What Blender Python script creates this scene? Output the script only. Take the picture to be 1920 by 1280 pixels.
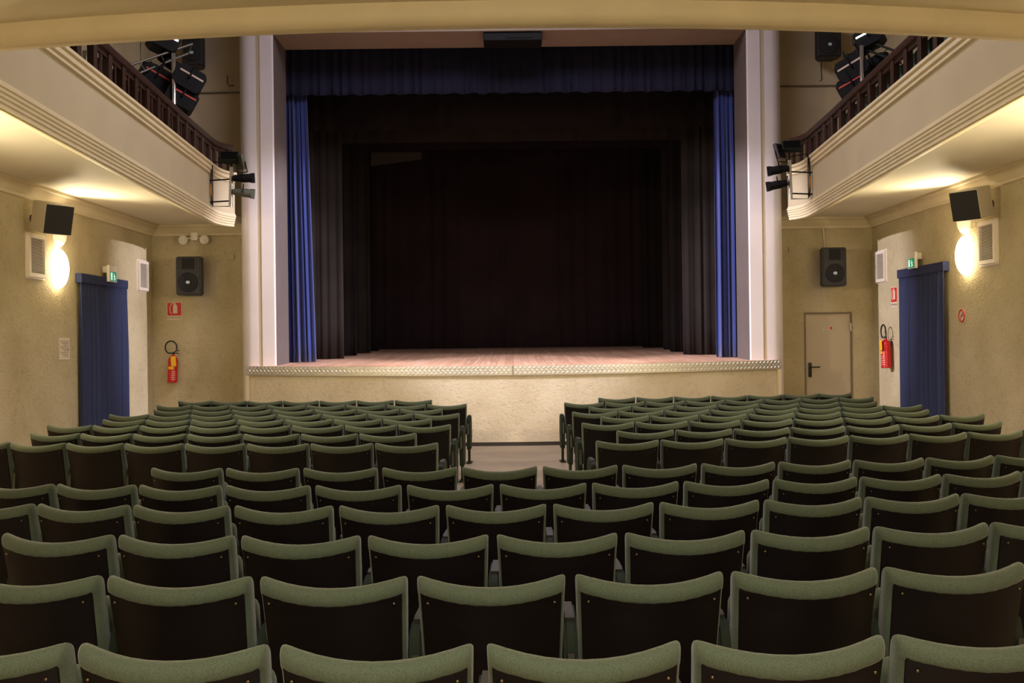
import bpy, bmesh, math, random
from mathutils import Vector, Matrix
random.seed(7)
C = bpy.context.scene.collection
PI = math.pi
for o in list(bpy.data.objects): bpy.data.objects.remove(o)

# ------------------------------------------------------------------ camera, world, lights, exposure
ZC = 1.646; F = 1850.0; ROLL = 0.012
sc = bpy.context.scene
cd = bpy.data.cameras.new('camera'); cam = bpy.data.objects.new('camera', cd); C.objects.link(cam)
cd.sensor_width = 36; cd.lens = 36*F/1920; cd.clip_start = 0.05; cd.clip_end = 200
cd.shift_x = -2/1920
pit = 5/F
fw = Vector((0, math.cos(pit), math.sin(pit)))
rt = Vector((math.cos(ROLL), 0, -math.sin(ROLL)))
up = rt.cross(fw).normalized(); rt = fw.cross(up).normalized()
m = Matrix((rt, up, -fw)).transposed().to_4x4(); m.translation = (0, 0, ZC)
cam.matrix_world = m
sc.camera = cam
sc.view_settings.view_transform = 'Standard'; sc.view_settings.look = 'None'
sc.view_settings.gamma = 1; sc.view_settings.use_curve_mapping = False
sc.view_settings.exposure = 0.0
w = bpy.data.worlds.new('world'); sc.world = w; w.use_nodes = True
w.node_tree.nodes['Background'].inputs[0].default_value = (0.9, 0.8, 0.7, 1)
w.node_tree.nodes['Background'].inputs[1].default_value = 0.0

WARM = (1.0, 0.79, 0.48); COOL = (1.0, 0.92, 1.08); UPL = (1.0, 0.85, 0.60)
def light(name, kind, loc, energy, color, size=0.3, aim=None, spot=None, blend=0.3, size_y=None):
    d = bpy.data.lights.new(name, kind); d.energy = energy; d.color = color
    if kind == 'AREA':
        d.size = size
        if size_y: d.shape = 'RECTANGLE'; d.size_y = size_y
    else: d.shadow_soft_size = size
    if spot: d.spot_size = math.radians(spot); d.spot_blend = blend
    o = bpy.data.objects.new(name, d); C.objects.link(o); o.location = loc
    if aim is not None:
        o.rotation_euler = (Vector(aim)-Vector(loc)).to_track_quat('-Z', 'Y').to_euler()
    return o
# cool worklights mounted high on both balcony ends, each crossing to the far side
for s in (-1, 1):
    light('rig_worklight', 'SPOT', (s*4.40, 14.1, 5.40), 4300, COOL, 0.06, aim=(-s*4.9, 18.2, 2.4), spot=32, blend=0.6)
    light('rig_worklight', 'SPOT', (s*4.40, 14.0, 5.45), 1500, COOL, 0.06, aim=(0, 17.5, 1.6), spot=44, blend=0.6)
# unseen fill added above the stalls for hall ambience, dim and neutral
light('hall_ambient_fill', 'AREA', (0, 12.3, 8.9), 400, COOL, 4.0, aim=(0, 12.6, 0))
# unseen wall sconces further back under the balconies
for s in (-1, 1):
    for y, e in ((7.6, 130), (1.2, 70)):
        light('rear_wall_sconce', 'POINT', (s*6.1, y, 2.85), e, WARM, 0.22)
# unseen fill added over the back of the stalls to brighten the near seats
light('rear_seat_fill', 'AREA', (0, 0.6, 3.6), 118, (1.0, 0.95, 0.86), 1.6, aim=(0, 1.8, 0))

light('rear_bead_fill', 'AREA', (0, -3.7, 2.6), 200, WARM, 1.2, aim=(0, 6, 3.3))  # unseen fill added behind the camera to light the balcony's inner bead

# ------------------------------------------------------------------ materials
def srgb(r, g, b):
    f = lambda c: (c/255/12.92) if c/255 <= .04045 else ((c/255+.055)/1.055)**2.4
    return (f(r), f(g), f(b), 1)
def mat(name, col, rough=0.6, metal=0.0, var=0.0, vscale=3.0, bump=0.0, bscale=40.0, emis=None, estr=0.0, stretch=None, spec=0.5):
    M = bpy.data.materials.new(name); M.use_nodes = True
    nt = M.node_tree; N = nt.nodes; L = nt.links; b = N['Principled BSDF']
    b.inputs['Base Color'].default_value = col; b.inputs['Roughness'].default_value = rough
    b.inputs['Metallic'].default_value = metal; b.inputs['Specular IOR Level'].default_value = spec
    if emis is not None:
        b.inputs['Emission Color'].default_value = emis; b.inputs['Emission Strength'].default_value = estr
    tc = N.new('ShaderNodeTexCoord'); mp = N.new('ShaderNodeMapping'); L.new(tc.outputs['Object'], mp.inputs[0])
    if stretch: mp.inputs['Scale'].default_value = stretch
    if var > 0:
        nz = N.new('ShaderNodeTexNoise'); nz.inputs['Scale'].default_value = vscale; nz.inputs['Detail'].default_value = 7
        L.new(mp.outputs[0], nz.inputs[0])
        r = N.new('ShaderNodeValToRGB'); r.color_ramp.elements[0].position = 0.3; r.color_ramp.elements[1].position = 0.7
        r.color_ramp.elements[0].color = tuple(c*(1-var) for c in col[:3])+(1,)
        r.color_ramp.elements[1].color = tuple(min(1, c*(1+var*.6)) for c in col[:3])+(1,)
        L.new(nz.outputs[0], r.inputs[0]); L.new(r.outputs[0], b.inputs['Base Color'])
    if bump > 0:
        n2 = N.new('ShaderNodeTexNoise'); n2.inputs['Scale'].default_value = bscale; n2.inputs['Detail'].default_value = 5
        L.new(mp.outputs[0], n2.inputs[0])
        bp = N.new('ShaderNodeBump'); bp.inputs['Strength'].default_value = bump; bp.inputs['Distance'].default_value = 0.01
        L.new(n2.outputs[0], bp.inputs['Height']); L.new(bp.outputs[0], b.inputs['Normal'])
    return M

def plaster(name, col, col2, bump=0.6):
    """coarse trowelled plaster: blotches, short scratch marks"""
    M = mat(name, col, 0.85, spec=0.2); nt = M.node_tree; N = nt.nodes; L = nt.links; b = N['Principled BSDF']
    tc = N.new('ShaderNodeTexCoord')
    n1 = N.new('ShaderNodeTexNoise'); n1.inputs['Scale'].default_value = 1.3; n1.inputs['Detail'].default_value = 5
    n2 = N.new('ShaderNodeTexNoise'); n2.inputs['Scale'].default_value = 15; n2.inputs['Detail'].default_value = 8; n2.inputs['Distortion'].default_value = 1.0
    n3 = N.new('ShaderNodeTexNoise'); n3.inputs['Scale'].default_value = 30; n3.inputs['Detail'].default_value = 6; n3.inputs['Distortion'].default_value = 1.2
    for n in (n1, n2, n3): L.new(tc.outputs['Object'], n.inputs[0])
    r = N.new('ShaderNodeValToRGB'); r.color_ramp.elements[0].position = .3; r.color_ramp.elements[1].position = .7
    r.color_ramp.elements[0].color = col2; r.color_ramp.elements[1].color = col
    L.new(n1.outputs[0], r.inputs[0])
    r2 = N.new('ShaderNodeValToRGB'); r2.color_ramp.elements[0].position = .36; r2.color_ramp.elements[1].position = .46
    r2.color_ramp.elements[0].color = (.78, .76, .72, 1); r2.color_ramp.elements[1].color = (1, 1, 1, 1)
    L.new(n2.outputs[0], r2.inputs[0])
    mx = N.new('ShaderNodeMixRGB'); mx.blend_type = 'MULTIPLY'; mx.inputs[0].default_value = 0.42
    L.new(r.outputs[0], mx.inputs[1]); L.new(r2.outputs[0], mx.inputs[2]); L.new(mx.outputs[0], b.inputs['Base Color'])
    ad = N.new('ShaderNodeMath'); ad.operation = 'ADD'; L.new(n2.outputs[0], ad.inputs[0]); L.new(n3.outputs[0], ad.inputs[1])
    bp = N.new('ShaderNodeBump'); bp.inputs['Strength'].default_value = bump; bp.inputs['Distance'].default_value = .02
    L.new(ad.outputs[0], bp.inputs['Height']); L.new(bp.outputs[0], b.inputs['Normal'])
    return M

M_wall = plaster('trowelled_plaster', srgb(196, 184, 150), srgb(178, 164, 128))
M_upper = mat('upper_wall_paint', srgb(198, 182, 150), .9, var=.12, vscale=1.2, bump=.15, bscale=20)
M_stagefront = plaster('stage_front_plaster', srgb(218, 206, 180), srgb(200, 186, 156), .38)
M_soffit = mat('soffit_paint', srgb(222, 213, 186), .8, var=.04, vscale=1.0, bump=.06, bscale=60)
M_mould = mat('moulding_paint', srgb(208, 194, 158), .6, var=.06, vscale=3, bump=.08, bscale=30)
M_fascia = mat('fascia_paint', srgb(180, 167, 136), .75, var=.06, vscale=1.5, bump=.1, bscale=25)
M_pillar = mat('pillar_paint', srgb(214, 206, 204), .75, var=.05, vscale=1.5, bump=.12, bscale=25)
M_groove = mat('pillar_groove_paint', srgb(184, 168, 140), .8)
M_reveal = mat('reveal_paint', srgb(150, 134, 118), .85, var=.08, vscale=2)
M_revside = mat('shaded_side_reveal', srgb(100, 90, 86), .85, var=.08, vscale=2)  # darkened copy of the reveal colour, standing in for its unlit look
M_floor = mat('grey_floor_tile', srgb(154, 139, 120), .45, var=.12, vscale=2.5, bump=.05, bscale=60)
M_skirt = mat('dark_skirting', srgb(50, 43, 36), .5)
M_wood = mat('dark_balustrade_wood', srgb(56, 35, 26), .4, var=.35, vscale=4, stretch=(6, 6, 1))
M_ply = mat('dark_plywood_back', srgb(13, 8, 10), .45, var=.35, vscale=3, stretch=(2, 2, 7), spec=.22)
M_steel = mat('dark_green_steel', srgb(34, 42, 32), .75, spec=.2)
M_arm = mat('brown_arm_pad', srgb(52, 50, 40), .6, var=.15, vscale=20)
M_bolt = mat('brass_bolt', srgb(110, 96, 72), .4, metal=.9)
M_blackcloth = mat('black_drape', srgb(34, 29, 30), .95, var=.25, vscale=1.2, spec=.1)
M_greycloth = mat('faded_black_drape', srgb(44, 39, 37), .95, var=.2, vscale=1.5, spec=.1)
M_backcloth = mat('black_backcloth', srgb(52, 40, 46), .95, var=.2, vscale=1.0, spec=.1)
M_stagebox = mat('stage_house_black', srgb(26, 22, 22), .9)
M_blackp = mat('black_plastic', srgb(38, 37, 40), .5, bump=.1, bscale=200)
M_grill = mat('black_grille', srgb(26, 25, 28), .7, bump=.5, bscale=400)
M_grey = mat('grey_cabinet_paint', srgb(190, 182, 164), .6)
M_white = mat('white_plastic', srgb(226, 218, 204), .5)
M_vent = mat('white_louvre_paint', srgb(222, 212, 196), .5)
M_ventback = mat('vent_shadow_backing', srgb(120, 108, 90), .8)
M_chrome = mat('bright_pole', srgb(220, 220, 215), .22, metal=.9)
M_lampblack = mat('black_lamp_body', srgb(13, 12, 13), .65, spec=.2)
M_lampgrey = mat('grey_green_lamp_head', srgb(96, 100, 88), .5, metal=.2)
M_red = mat('extinguisher_red', srgb(190, 20, 24), .3)
M_signred = mat('sign_red', srgb(200, 34, 34), .5)
M_yellow = mat('yellow_tag', srgb(232, 178, 20), .5)
M_rubber = mat('black_rubber', srgb(20, 20, 18), .5)
M_door = mat('grey_door_paint', srgb(186, 172, 144), .55, var=.04, vscale=1.5)
M_alu = mat('chequer_aluminium', srgb(250, 248, 242), .3, metal=.5)
M_aludark = mat('dark_grooved_metal', srgb(96, 90, 80), .5, metal=.6)
M_green = mat('exit_green', srgb(20, 120, 90), .4, emis=srgb(20, 150, 110), estr=.5)
M_exitlit = mat('exit_white_lit', srgb(210, 240, 230), .4, emis=srgb(190, 240, 225), estr=.7)
M_paper = mat('paper', srgb(214, 200, 176), .8)
M_ink = mat('print_grey', srgb(120, 106, 96), .8)
M_logo = mat('pale_logo', srgb(190, 215, 225), .3)
M_tape = mat('red_tape', srgb(190, 70, 60), .6)
M_strip = mat('worn_white_strip', srgb(200, 180, 160), .6)
M_globe = mat('lit_opal_glass', (1, .9, .7, 1), .3, emis=(1.0, .82, .55, 1), estr=25)
M_bowl = mat('uplighter_bowl_glass', srgb(238, 214, 180), .4, emis=(1.0, .74, .5, 1), estr=.55)
M_lens = mat('lamp_lens', (.9, .9, .9, 1), .1, emis=(1, .97, .92, 1), estr=6)
M_amber = mat('amber_cable_tag', srgb(190, 130, 50), .6)

def fabric(name, c1, c2, scale):
    M = mat(name, c1, .95, spec=.15); nt = M.node_tree; N = nt.nodes; L = nt.links; b = N['Principled BSDF']
    b.inputs['Sheen Weight'].default_value = 0.25; b.inputs['Sheen Roughness'].default_value = .4
    tc = N.new('ShaderNodeTexCoord'); mp = N.new('ShaderNodeMapping'); mp.inputs['Scale'].default_value = (scale,)*3
    L.new(tc.outputs['Object'], mp.inputs[0])
    v = N.new('ShaderNodeTexVoronoi'); v.inputs['Scale'].default_value = 1; v.inputs['Randomness'].default_value = .6
    L.new(mp.outputs[0], v.inputs[0])
    r = N.new('ShaderNodeValToRGB'); r.color_ramp.elements[0].position = .15; r.color_ramp.elements[1].position = .75
    r.color_ramp.elements[0].color = c1; r.color_ramp.elements[1].color = c2
    L.new(v.outputs['Distance'], r.inputs[0]); L.new(r.outputs[0], b.inputs['Base Color'])
    bp = N.new('ShaderNodeBump'); bp.invert = True; bp.inputs['Strength'].default_value = .3; bp.inputs['Distance'].default_value = .003
    L.new(v.outputs['Distance'], bp.inputs['Height']); L.new(bp.outputs[0], b.inputs['Normal'])
    return M
M_green_fab = fabric('green_knit_upholstery', srgb(88, 98, 82), srgb(68, 77, 62), 290)
M_blue = mat('blue_velvet', srgb(44, 58, 120), .8, spec=.15)
M_blue.node_tree.nodes['Principled BSDF'].inputs['Sheen Weight'].default_value = .5
M_bluedoor = mat('blue_door_curtain_cloth', srgb(54, 60, 90), .85, spec=.15)
M_bluevalance = mat('shaded_blue_valance', srgb(42, 44, 66), .9, spec=.1)  # blue velvet darkened in colour for the shade at the top of the opening

def planks():
    M = mat('worn_stage_boards', srgb(150, 100, 80), .55, spec=.35); nt = M.node_tree; N = nt.nodes; L = nt.links; b = N['Principled BSDF']
    tc = N.new('ShaderNodeTexCoord'); br = N.new('ShaderNodeTexBrick'); mp = N.new('ShaderNodeMapping')
    mp.inputs['Rotation'].default_value = (0, 0, PI/2)
    L.new(tc.outputs['Object'], mp.inputs[0]); L.new(mp.outputs[0], br.inputs[0])
    br.inputs['Scale'].default_value = 1; br.inputs['Brick Width'].default_value = 3.4; br.inputs['Row Height'].default_value = .14
    br.inputs['Mortar Size'].default_value = .003
    br.inputs['Color1'].default_value = srgb(218, 174, 142); br.inputs['Color2'].default_value = srgb(198, 154, 124); br.inputs['Mortar'].default_value = srgb(158, 116, 92)
    n = N.new('ShaderNodeTexNoise'); n.inputs['Scale'].default_value = 1; n.inputs['Detail'].default_value = 8
    m2 = N.new('ShaderNodeMapping'); m2.inputs['Scale'].default_value = (22, .7, 1); L.new(tc.outputs['Object'], m2.inputs[0]); L.new(m2.outputs[0], n.inputs[0])
    r = N.new('ShaderNodeValToRGB'); r.color_ramp.elements[0].position = .54; r.color_ramp.elements[1].position = .66
    r.color_ramp.elements[0].color = (0, 0, 0, 1); r.color_ramp.elements[1].color = (.8, .8, .8, 1); L.new(n.outputs[0], r.inputs[0])
    mx = N.new('ShaderNodeMixRGB'); L.new(r.outputs[0], mx.inputs[0]); L.new(br.outputs[0], mx.inputs[1]); mx.inputs[2].default_value = srgb(232, 200, 178)
    L.new(mx.outputs[0], b.inputs['Base Color'])
    return M
M_planks = planks()

# ------------------------------------------------------------------ mesh helpers
def bm_obj(name, bm, material, parent=None, smooth=False, angle=None):
    me = bpy.data.meshes.new(name)
    bmesh.ops.recalc_face_normals(bm, faces=bm.faces)
    bm.to_mesh(me); bm.free(); me.materials.append(material)
    if smooth or angle:
        for p in me.polygons: p.use_smooth = True
        if angle:
            me.set_sharp_from_angle(angle=math.radians(angle))
    o = bpy.data.objects.new(name, me); C.objects.link(o)
    if parent: o.parent = parent
    return o
def box(bm, x0, x1, y0, y1, z0, z1, M=None):
    vs = [bm.verts.new((x, y, z)) for x in (x0, x1) for y in (y0, y1) for z in (z0, z1)]
    for f in ((0,1,3,2),(4,6,7,5),(0,4,5,1),(2,3,7,6),(0,2,6,4),(1,5,7,3)): bm.faces.new([vs[i] for i in f])
    if M is not None: bmesh.ops.transform(bm, matrix=M, verts=vs)
    return vs
def bevbox(bm, x0, x1, y0, y1, z0, z1, r=.01, seg=2, M=None):
    b2 = bmesh.new(); box(b2, x0, x1, y0, y1, z0, z1)
    bmesh.ops.bevel(b2, geom=b2.edges[:], offset=r, segments=seg, affect='EDGES', profile=.5)
    if M is not None: bmesh.ops.transform(b2, matrix=M, verts=b2.verts)
    merge(bm, b2)
def merge(bm, b2):
    me = bpy.data.meshes.new('tmp'); b2.to_mesh(me); b2.free(); bm.from_mesh(me); bpy.data.meshes.remove(me)
def tube(bm, pts, r, n=8, cap=True, closed=False):
    pts = [Vector(p) for p in pts]; rings = []
    rr = r if isinstance(r, (list, tuple)) else [r]*len(pts)
    nx = None
    for i, p in enumerate(pts):
        if closed: d = pts[(i+1) % len(pts)]-pts[i-1]
        else: d = pts[min(i+1, len(pts)-1)]-pts[max(i-1, 0)]
        d.normalize()
        if nx is None: a = d.orthogonal().normalized()
        else:
            a = nx - d*nx.dot(d)
            a = a.normalized() if a.length > 1e-6 else d.orthogonal().normalized()
        nx = a; b = d.cross(a)
        rings.append([bm.verts.new(p+(a*math.cos(t)+b*math.sin(t))*rr[i]) for t in [2*PI*k/n for k in range(n)]])
    m = len(rings)
    for i in range(m if closed else m-1):
        A, B = rings[i], rings[(i+1) % m]
        for k in range(n): bm.faces.new((A[k], A[(k+1) % n], B[(k+1) % n], B[k]))
    if cap and not closed: bm.faces.new(rings[0][::-1]); bm.faces.new(rings[-1])
def lathe(bm, prof, n=24, M=None):
    """prof: (r, z) list, revolve round Z"""
    rings = []; vs = []
    for r, z in prof:
        ring = [bm.verts.new((r*math.cos(2*PI*k/n), r*math.sin(2*PI*k/n), z)) for k in range(n)] if r > 1e-5 else [bm.verts.new((0, 0, z))]
        rings.append(ring); vs += ring
    for A, B in zip(rings, rings[1:]):
        for k in range(n):
            a = [A[k], A[(k+1) % n]] if len(A) > 1 else [A[0]]
            b = [B[(k+1) % n], B[k]] if len(B) > 1 else [B[0]]
            if len(a)+len(b) > 2: bm.faces.new(a+b)
    if len(rings[0]) > 1: bm.faces.new(rings[0][::-1])
    if len(rings[-1]) > 1: bm.faces.new(rings[-1])
    if M is not None: bmesh.ops.transform(bm, matrix=M, verts=vs)
def prism(bm, poly, lo, hi, axis='x', M=None):
    """extrude polygon (2D) along axis"""
    def P(a, b, t): return {'x': (t, a, b), 'y': (a, t, b), 'z': (a, b, t)}[axis]
    A = [bm.verts.new(P(a, b, lo)) for a, b in poly]; B = [bm.verts.new(P(a, b, hi)) for a, b in poly]
    bm.faces.new(A); bm.faces.new(B[::-1]); n = len(poly)
    for i in range(n): bm.faces.new((A[i], B[i], B[(i+1) % n], A[(i+1) % n]))
    if M is not None: bmesh.ops.transform(bm, matrix=M, verts=A+B)
def sweep(bm, path, prof, closed_prof=True):
    """path: list of (x,y); prof list of (n,z), n = offset to the path's left normal"""
    pts = [Vector((p[0], p[1])) for p in path]; rings = []
    for i, p in enumerate(pts):
        d1 = (pts[i]-pts[i-1]).normalized() if i else (pts[1]-pts[0]).normalized()
        d2 = (pts[i+1]-pts[i]).normalized() if i < len(pts)-1 else d1
        n1 = Vector((-d1.y, d1.x)); n2 = Vector((-d2.y, d2.x)); nn = (n1+n2).normalized()
        k = 1/max(.5, nn.dot(n1))
        rings.append([bm.verts.new((p.x+nn.x*n*k, p.y+nn.y*n*k, z)) for n, z in prof])
    m = len(prof)
    for A, B in zip(rings, rings[1:]):
        for j in range(m if closed_prof else m-1):
            bm.faces.new((A[j], A[(j+1) % m], B[(j+1) % m], B[j]))
    if closed_prof: bm.faces.new(rings[0]); bm.faces.new(rings[-1][::-1])
def thing(name, label, cat, loc=(0,0,0), rotz=0, group=None):
    o = bpy.data.objects.new(name, None); C.objects.link(o); o.empty_display_size = .1
    o.location = loc; o.rotation_euler = (0, 0, rotz)
    return tag(o, label, cat, group)
def tag(o, label, cat, group=None):
    o['label'] = label; o['category'] = cat
    if group: o['group'] = group
    return o
def struct(name, bm, material, **k):
    o = bm_obj(name, bm, material, **k)
    if not k.get('parent'): o['kind'] = 'structure'
    return o
def at(x, y, D):
    u = (x-962)/F; v = (645-y)/F; c, s = math.cos(ROLL), math.sin(ROLL)
    return Vector((D*(u*c+v*s), D, ZC+D*(-u*s+v*c)))
def look(d, upv=(0, 0, 1)):
    """matrix whose local +Y points along d"""
    y = Vector(d).normalized(); z = Vector(upv); x = y.cross(z).normalized(); z = x.cross(y)
    return Matrix((x, y, z)).transposed().to_4x4()

XW = 6.5; YE = 17.8; YP = 16.9; XO = 4.06; XP = 4.68; ZT = 7.02; YR = 17.85

# ------------------------------------------------------------------ room shell
def fz(y): return .0105*(7.8-y) if y < 7.8 else .02*min(1, (y-7.8)/2.2)
bm = bmesh.new()
ys = [-4, 7.8, YE]
for a, b in ((-4, 7.8), (7.8, YE)):
    box(bm, -XW, XW, a, b, -.3, -.2)
bm.free(); bm = bmesh.new()
prism(bm, [(-4, -.3), (YE+.1, -.3), (YE+.1, .02), (10, .02), (7.8, 0), (-4, fz(-4))], -XW-.15, XW+.15, 'x')
struct('floor', bm, M_floor)
bm = bmesh.new(); box(bm, -XW-.15, -XW, -4, YE+.15, -.1, 9); struct('wall_left', bm, M_wall)
bm = bmesh.new(); box(bm, XW, XW+.15, -4, YE+.15, -.1, 9); struct('wall_right', bm, M_wall)
bm = bmesh.new(); box(bm, -XW, XW, -4.15, -4, 0, 9); struct('wall_back', bm, M_wall)
bm = bmesh.new(); box(bm, -XW, XW, -4, 27.2, 9, 9.1); struct('ceiling', bm, M_upper)
bm = bmesh.new(); box(bm, -XW, -XP+.05, YE, YE+.15, 0, 3.86); struct('wall_front_left', bm, M_wall)
# right end wall with the door opening
dl = at(1508, 645, YE).x; dr = at(1598, 645, YE).x; dz = at(1553, 585, YE).z
bm = bmesh.new()
box(bm, XP-.05, dl, YE, YE+.15, 0, 3.86); box(bm, dr, XW, YE, YE+.15, 0, 3.86); box(bm, dl, dr, YE, YE+.15, dz, 3.86)
struct('wall_front_right', bm, M_wall)
for s, nm in ((-1, 'wall_upper_left'), (1, 'wall_upper_right')):
    bm = bmesh.new()
    x0, x1 = sorted((s*XW, s*(XP-.05))); box(bm, x0, x1, YE, YE+.15, 3.86, 9)
    struct(nm, bm, M_upper)
    bm = bmesh.new(); zz = at(390 if s < 0 else 1520, 174 if s < 0 else 161, YE).z
    box(bm, x0, x1, YE-.03, YE-.002, zz-.012, zz+.012)
    tag(bm_obj('wall_rail', bm, M_ink), 'thin dark horizontal rail across the %s upper end wall behind the balcony' % ('left' if s < 0 else 'right'), 'rail')

# proscenium: rounded pillars, groove band, reveals, head beam
for s, nm in ((-1, 'wall_pillar_left'), (1, 'wall_pillar_right')):
    R = .22; poly = []
    for k in range(9):
        a = PI/2*k/8; poly.append((s*(XP-R+R*math.cos(a)), YP+R-R*math.sin(a)))
    gx0, gx1 = 4.29, 4.36
    poly += [(s*gx1, YP), (s*gx1, YP+.02), (s*gx0, YP+.02), (s*gx0, YP), (s*(XO+.02), YP), (s*XO, YP+.02), (s*XO, YR), (s*XP, YR)]
    bm = bmesh.new(); prism(bm, poly, 0, 9, 'z'); struct(nm, bm, M_pillar, angle=25)
    bm = bmesh.new(); box(bm, *sorted((s*(gx0+.002), s*(gx1-.002))), YP+.012, YP+.019, 1.35, 9)
    o = struct('trim_%d' % (1 if s < 0 else 2), bm, M_groove)
    # thin lining over each side reveal, its shade put into the colour
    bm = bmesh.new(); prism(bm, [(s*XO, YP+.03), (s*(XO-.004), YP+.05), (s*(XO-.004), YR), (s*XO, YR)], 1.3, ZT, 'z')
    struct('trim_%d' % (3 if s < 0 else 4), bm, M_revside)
bm = bmesh.new(); box(bm, -XO, XO, YP, YR, ZT, 9); struct('wall_head_beam', bm, M_reveal)

# stage house (black box behind the opening)
bm = bmesh.new(); box(bm, -7, -6.9, YR+.16, 27, 0, 9); struct('wall_stage_left', bm, M_stagebox)
bm = bmesh.new(); box(bm, 6.9, 7, YR+.16, 27, 0, 9); struct('wall_stage_right', bm, M_stagebox)
bm = bmesh.new(); box(bm, -7, 7, 27, 27.1, 0, 9); struct('wall_stage_back', bm, M_stagebox)

# ------------------------------------------------------------------ stage platform
def sz(y): return 1.296+.0245*(y-15.78)
XS = 4.53; SAG = .97; RS = (XS**2+SAG**2)/(2*SAG)
arc = [(XS*math.sin(t*math.asin(XS/RS))/ (XS/RS) , 15.78+RS-RS*math.cos(t*math.asin(XS/RS))) for t in [k/30-1 for k in range(61)]]
st = thing('stage', 'raised timber stage with curved plaster front and patterned metal edge plate', 'stage')
bm = bmesh.new()
def slab(p):
    A = [bm.verts.new((x, y, sz(y))) for x, y in p]; B = [bm.verts.new((x, y, sz(y)-.05)) for x, y in p]
    bm.faces.new(A); bm.faces.new(B[::-1])
    for i in range(len(A)): bm.faces.new((A[i], A[(i+1) % len(A)], B[(i+1) % len(A)], B[i]))
for (xa, ya), (xb, yb) in zip(arc, arc[1:]): slab([(xa, ya), (xb, yb), (xb, YP-.001), (xa, YP-.001)])
slab([(-XO+.005, YP-.001), (XO-.005, YP-.001), (XO-.005, YR+.17), (-XO+.005, YR+.17)])
slab([(-6.88, YR+.17), (6.88, YR+.17), (6.88, 26.98), (-6.88, 26.98)])
bm_obj('stage_floor', bm, M_planks, st)
def arc_wall(bm, off, z0, z1, thick, arc=arc):
    """curved slab whose outer face lies off in front of the arc; tops follow the rake"""
    p = [Vector(a) for a in arc]; ro = []; ri = []
    for i, q in enumerate(p):
        d = (p[min(i+1, len(p)-1)]-p[max(i-1, 0)]).normalized(); n = Vector((d.y, -d.x))
        ro.append(q+n*off); ri.append(q+n*(off-thick))
    zz = lambda q, z: z if z < .5 else z+(sz(q.y)-1.296)
    V = [[bm.verts.new((a.x, a.y, zz(a, z0))), bm.verts.new((a.x, a.y, zz(a, z1))), bm.verts.new((b.x, b.y, zz(b, z1))), bm.verts.new((b.x, b.y, zz(b, z0)))] for a, b in zip(ro, ri)]
    for A, B in zip(V, V[1:]):
        for j in range(4): bm.faces.new((A[j], A[(j+1) % 4], B[(j+1) % 4], B[j]))
    bm.faces.new(V[0]); bm.faces.new(V[-1][::-1])
bm = bmesh.new(); arc_wall(bm, -.02, 0, 1.25, .1)
box(bm, -XS, -XS+.07, 16.755, YP-.002, 0, 1.3); box(bm, XS-.07, XS, 16.755, YP-.002, 0, 1.3)
bm_obj('front_wall', bm, M_stagefront, st, angle=30)
bm = bmesh.new(); arc_wall(bm, -.008, 0, .08, .012); bm_obj('skirting', bm, M_skirt, st)
bm = bmesh.new(); arc_wall(bm, .008, 1.155, 1.302, .02); pl = bm_obj('edge_plate', bm, mat('plate_ground_aluminium', srgb(212, 206, 188), .42, metal=.6), st, angle=30)
bm = bmesh.new(); arc_wall(bm, .004, 1.140, 1.155, .02); bm_obj('edge_bead', bm, M_groove, st)
# raised lozenges of the chequer plate
bm = bmesh.new()
Larc = 2*RS*math.asin(XS/RS); n = int(Larc/.075)
for i in range(n):
    s_ = -Larc/2+(i+.5)*Larc/n
    if abs(s_+.01) < .035: continue
    for r_ in range(3):
        ss = s_+(.0375 if r_ % 2 else 0)
        a = ss/RS; cx, cy = (RS+.008)*math.sin(a), 15.78+RS-(RS+.008)*math.cos(a)
        z = 1.302-.030-.042*r_+(sz(cy)-1.296)
        sgn = 1 if r_ % 2 else -1
        Mx = Matrix.Translation((cx, cy, z)) @ Matrix.Rotation(a, 4, 'Z') @ Matrix.Rotation(sgn*math.radians(42), 4, 'Y')
        L2, W2 = .031, .0115
        base = [(-L2, 0, 0), (0, 0, -W2), (L2, 0, 0), (0, 0, W2)]
        vb = [bm.verts.new(Mx @ Vector(q)) for q in base]
        vt = [bm.verts.new(Mx @ Vector((q[0]*.55, -.011, q[2]*.4))) for q in base]
        bm.faces.new(vt)
        for k in range(4): bm.faces.new((vb[k], vb[(k+1) % 4], vt[(k+1) % 4], vt[k]))
bm_obj('tread_pattern', bm, M_alu, pl)['kind'] = 'stuff'
bm = bmesh.new(); box(bm, -.012, -.004, 15.765, 15.772, 1.157, 1.304); bm_obj('plate_joint', bm, M_aludark, pl)
for s in (-1, 1):
    bm = bmesh.new()
    box(bm, *sorted((s*(XS+.005), s*(XS-.055))), 16.70, 16.76, 0, 1.165); bm_obj('corner_trim', bm, M_mould, st)

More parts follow.
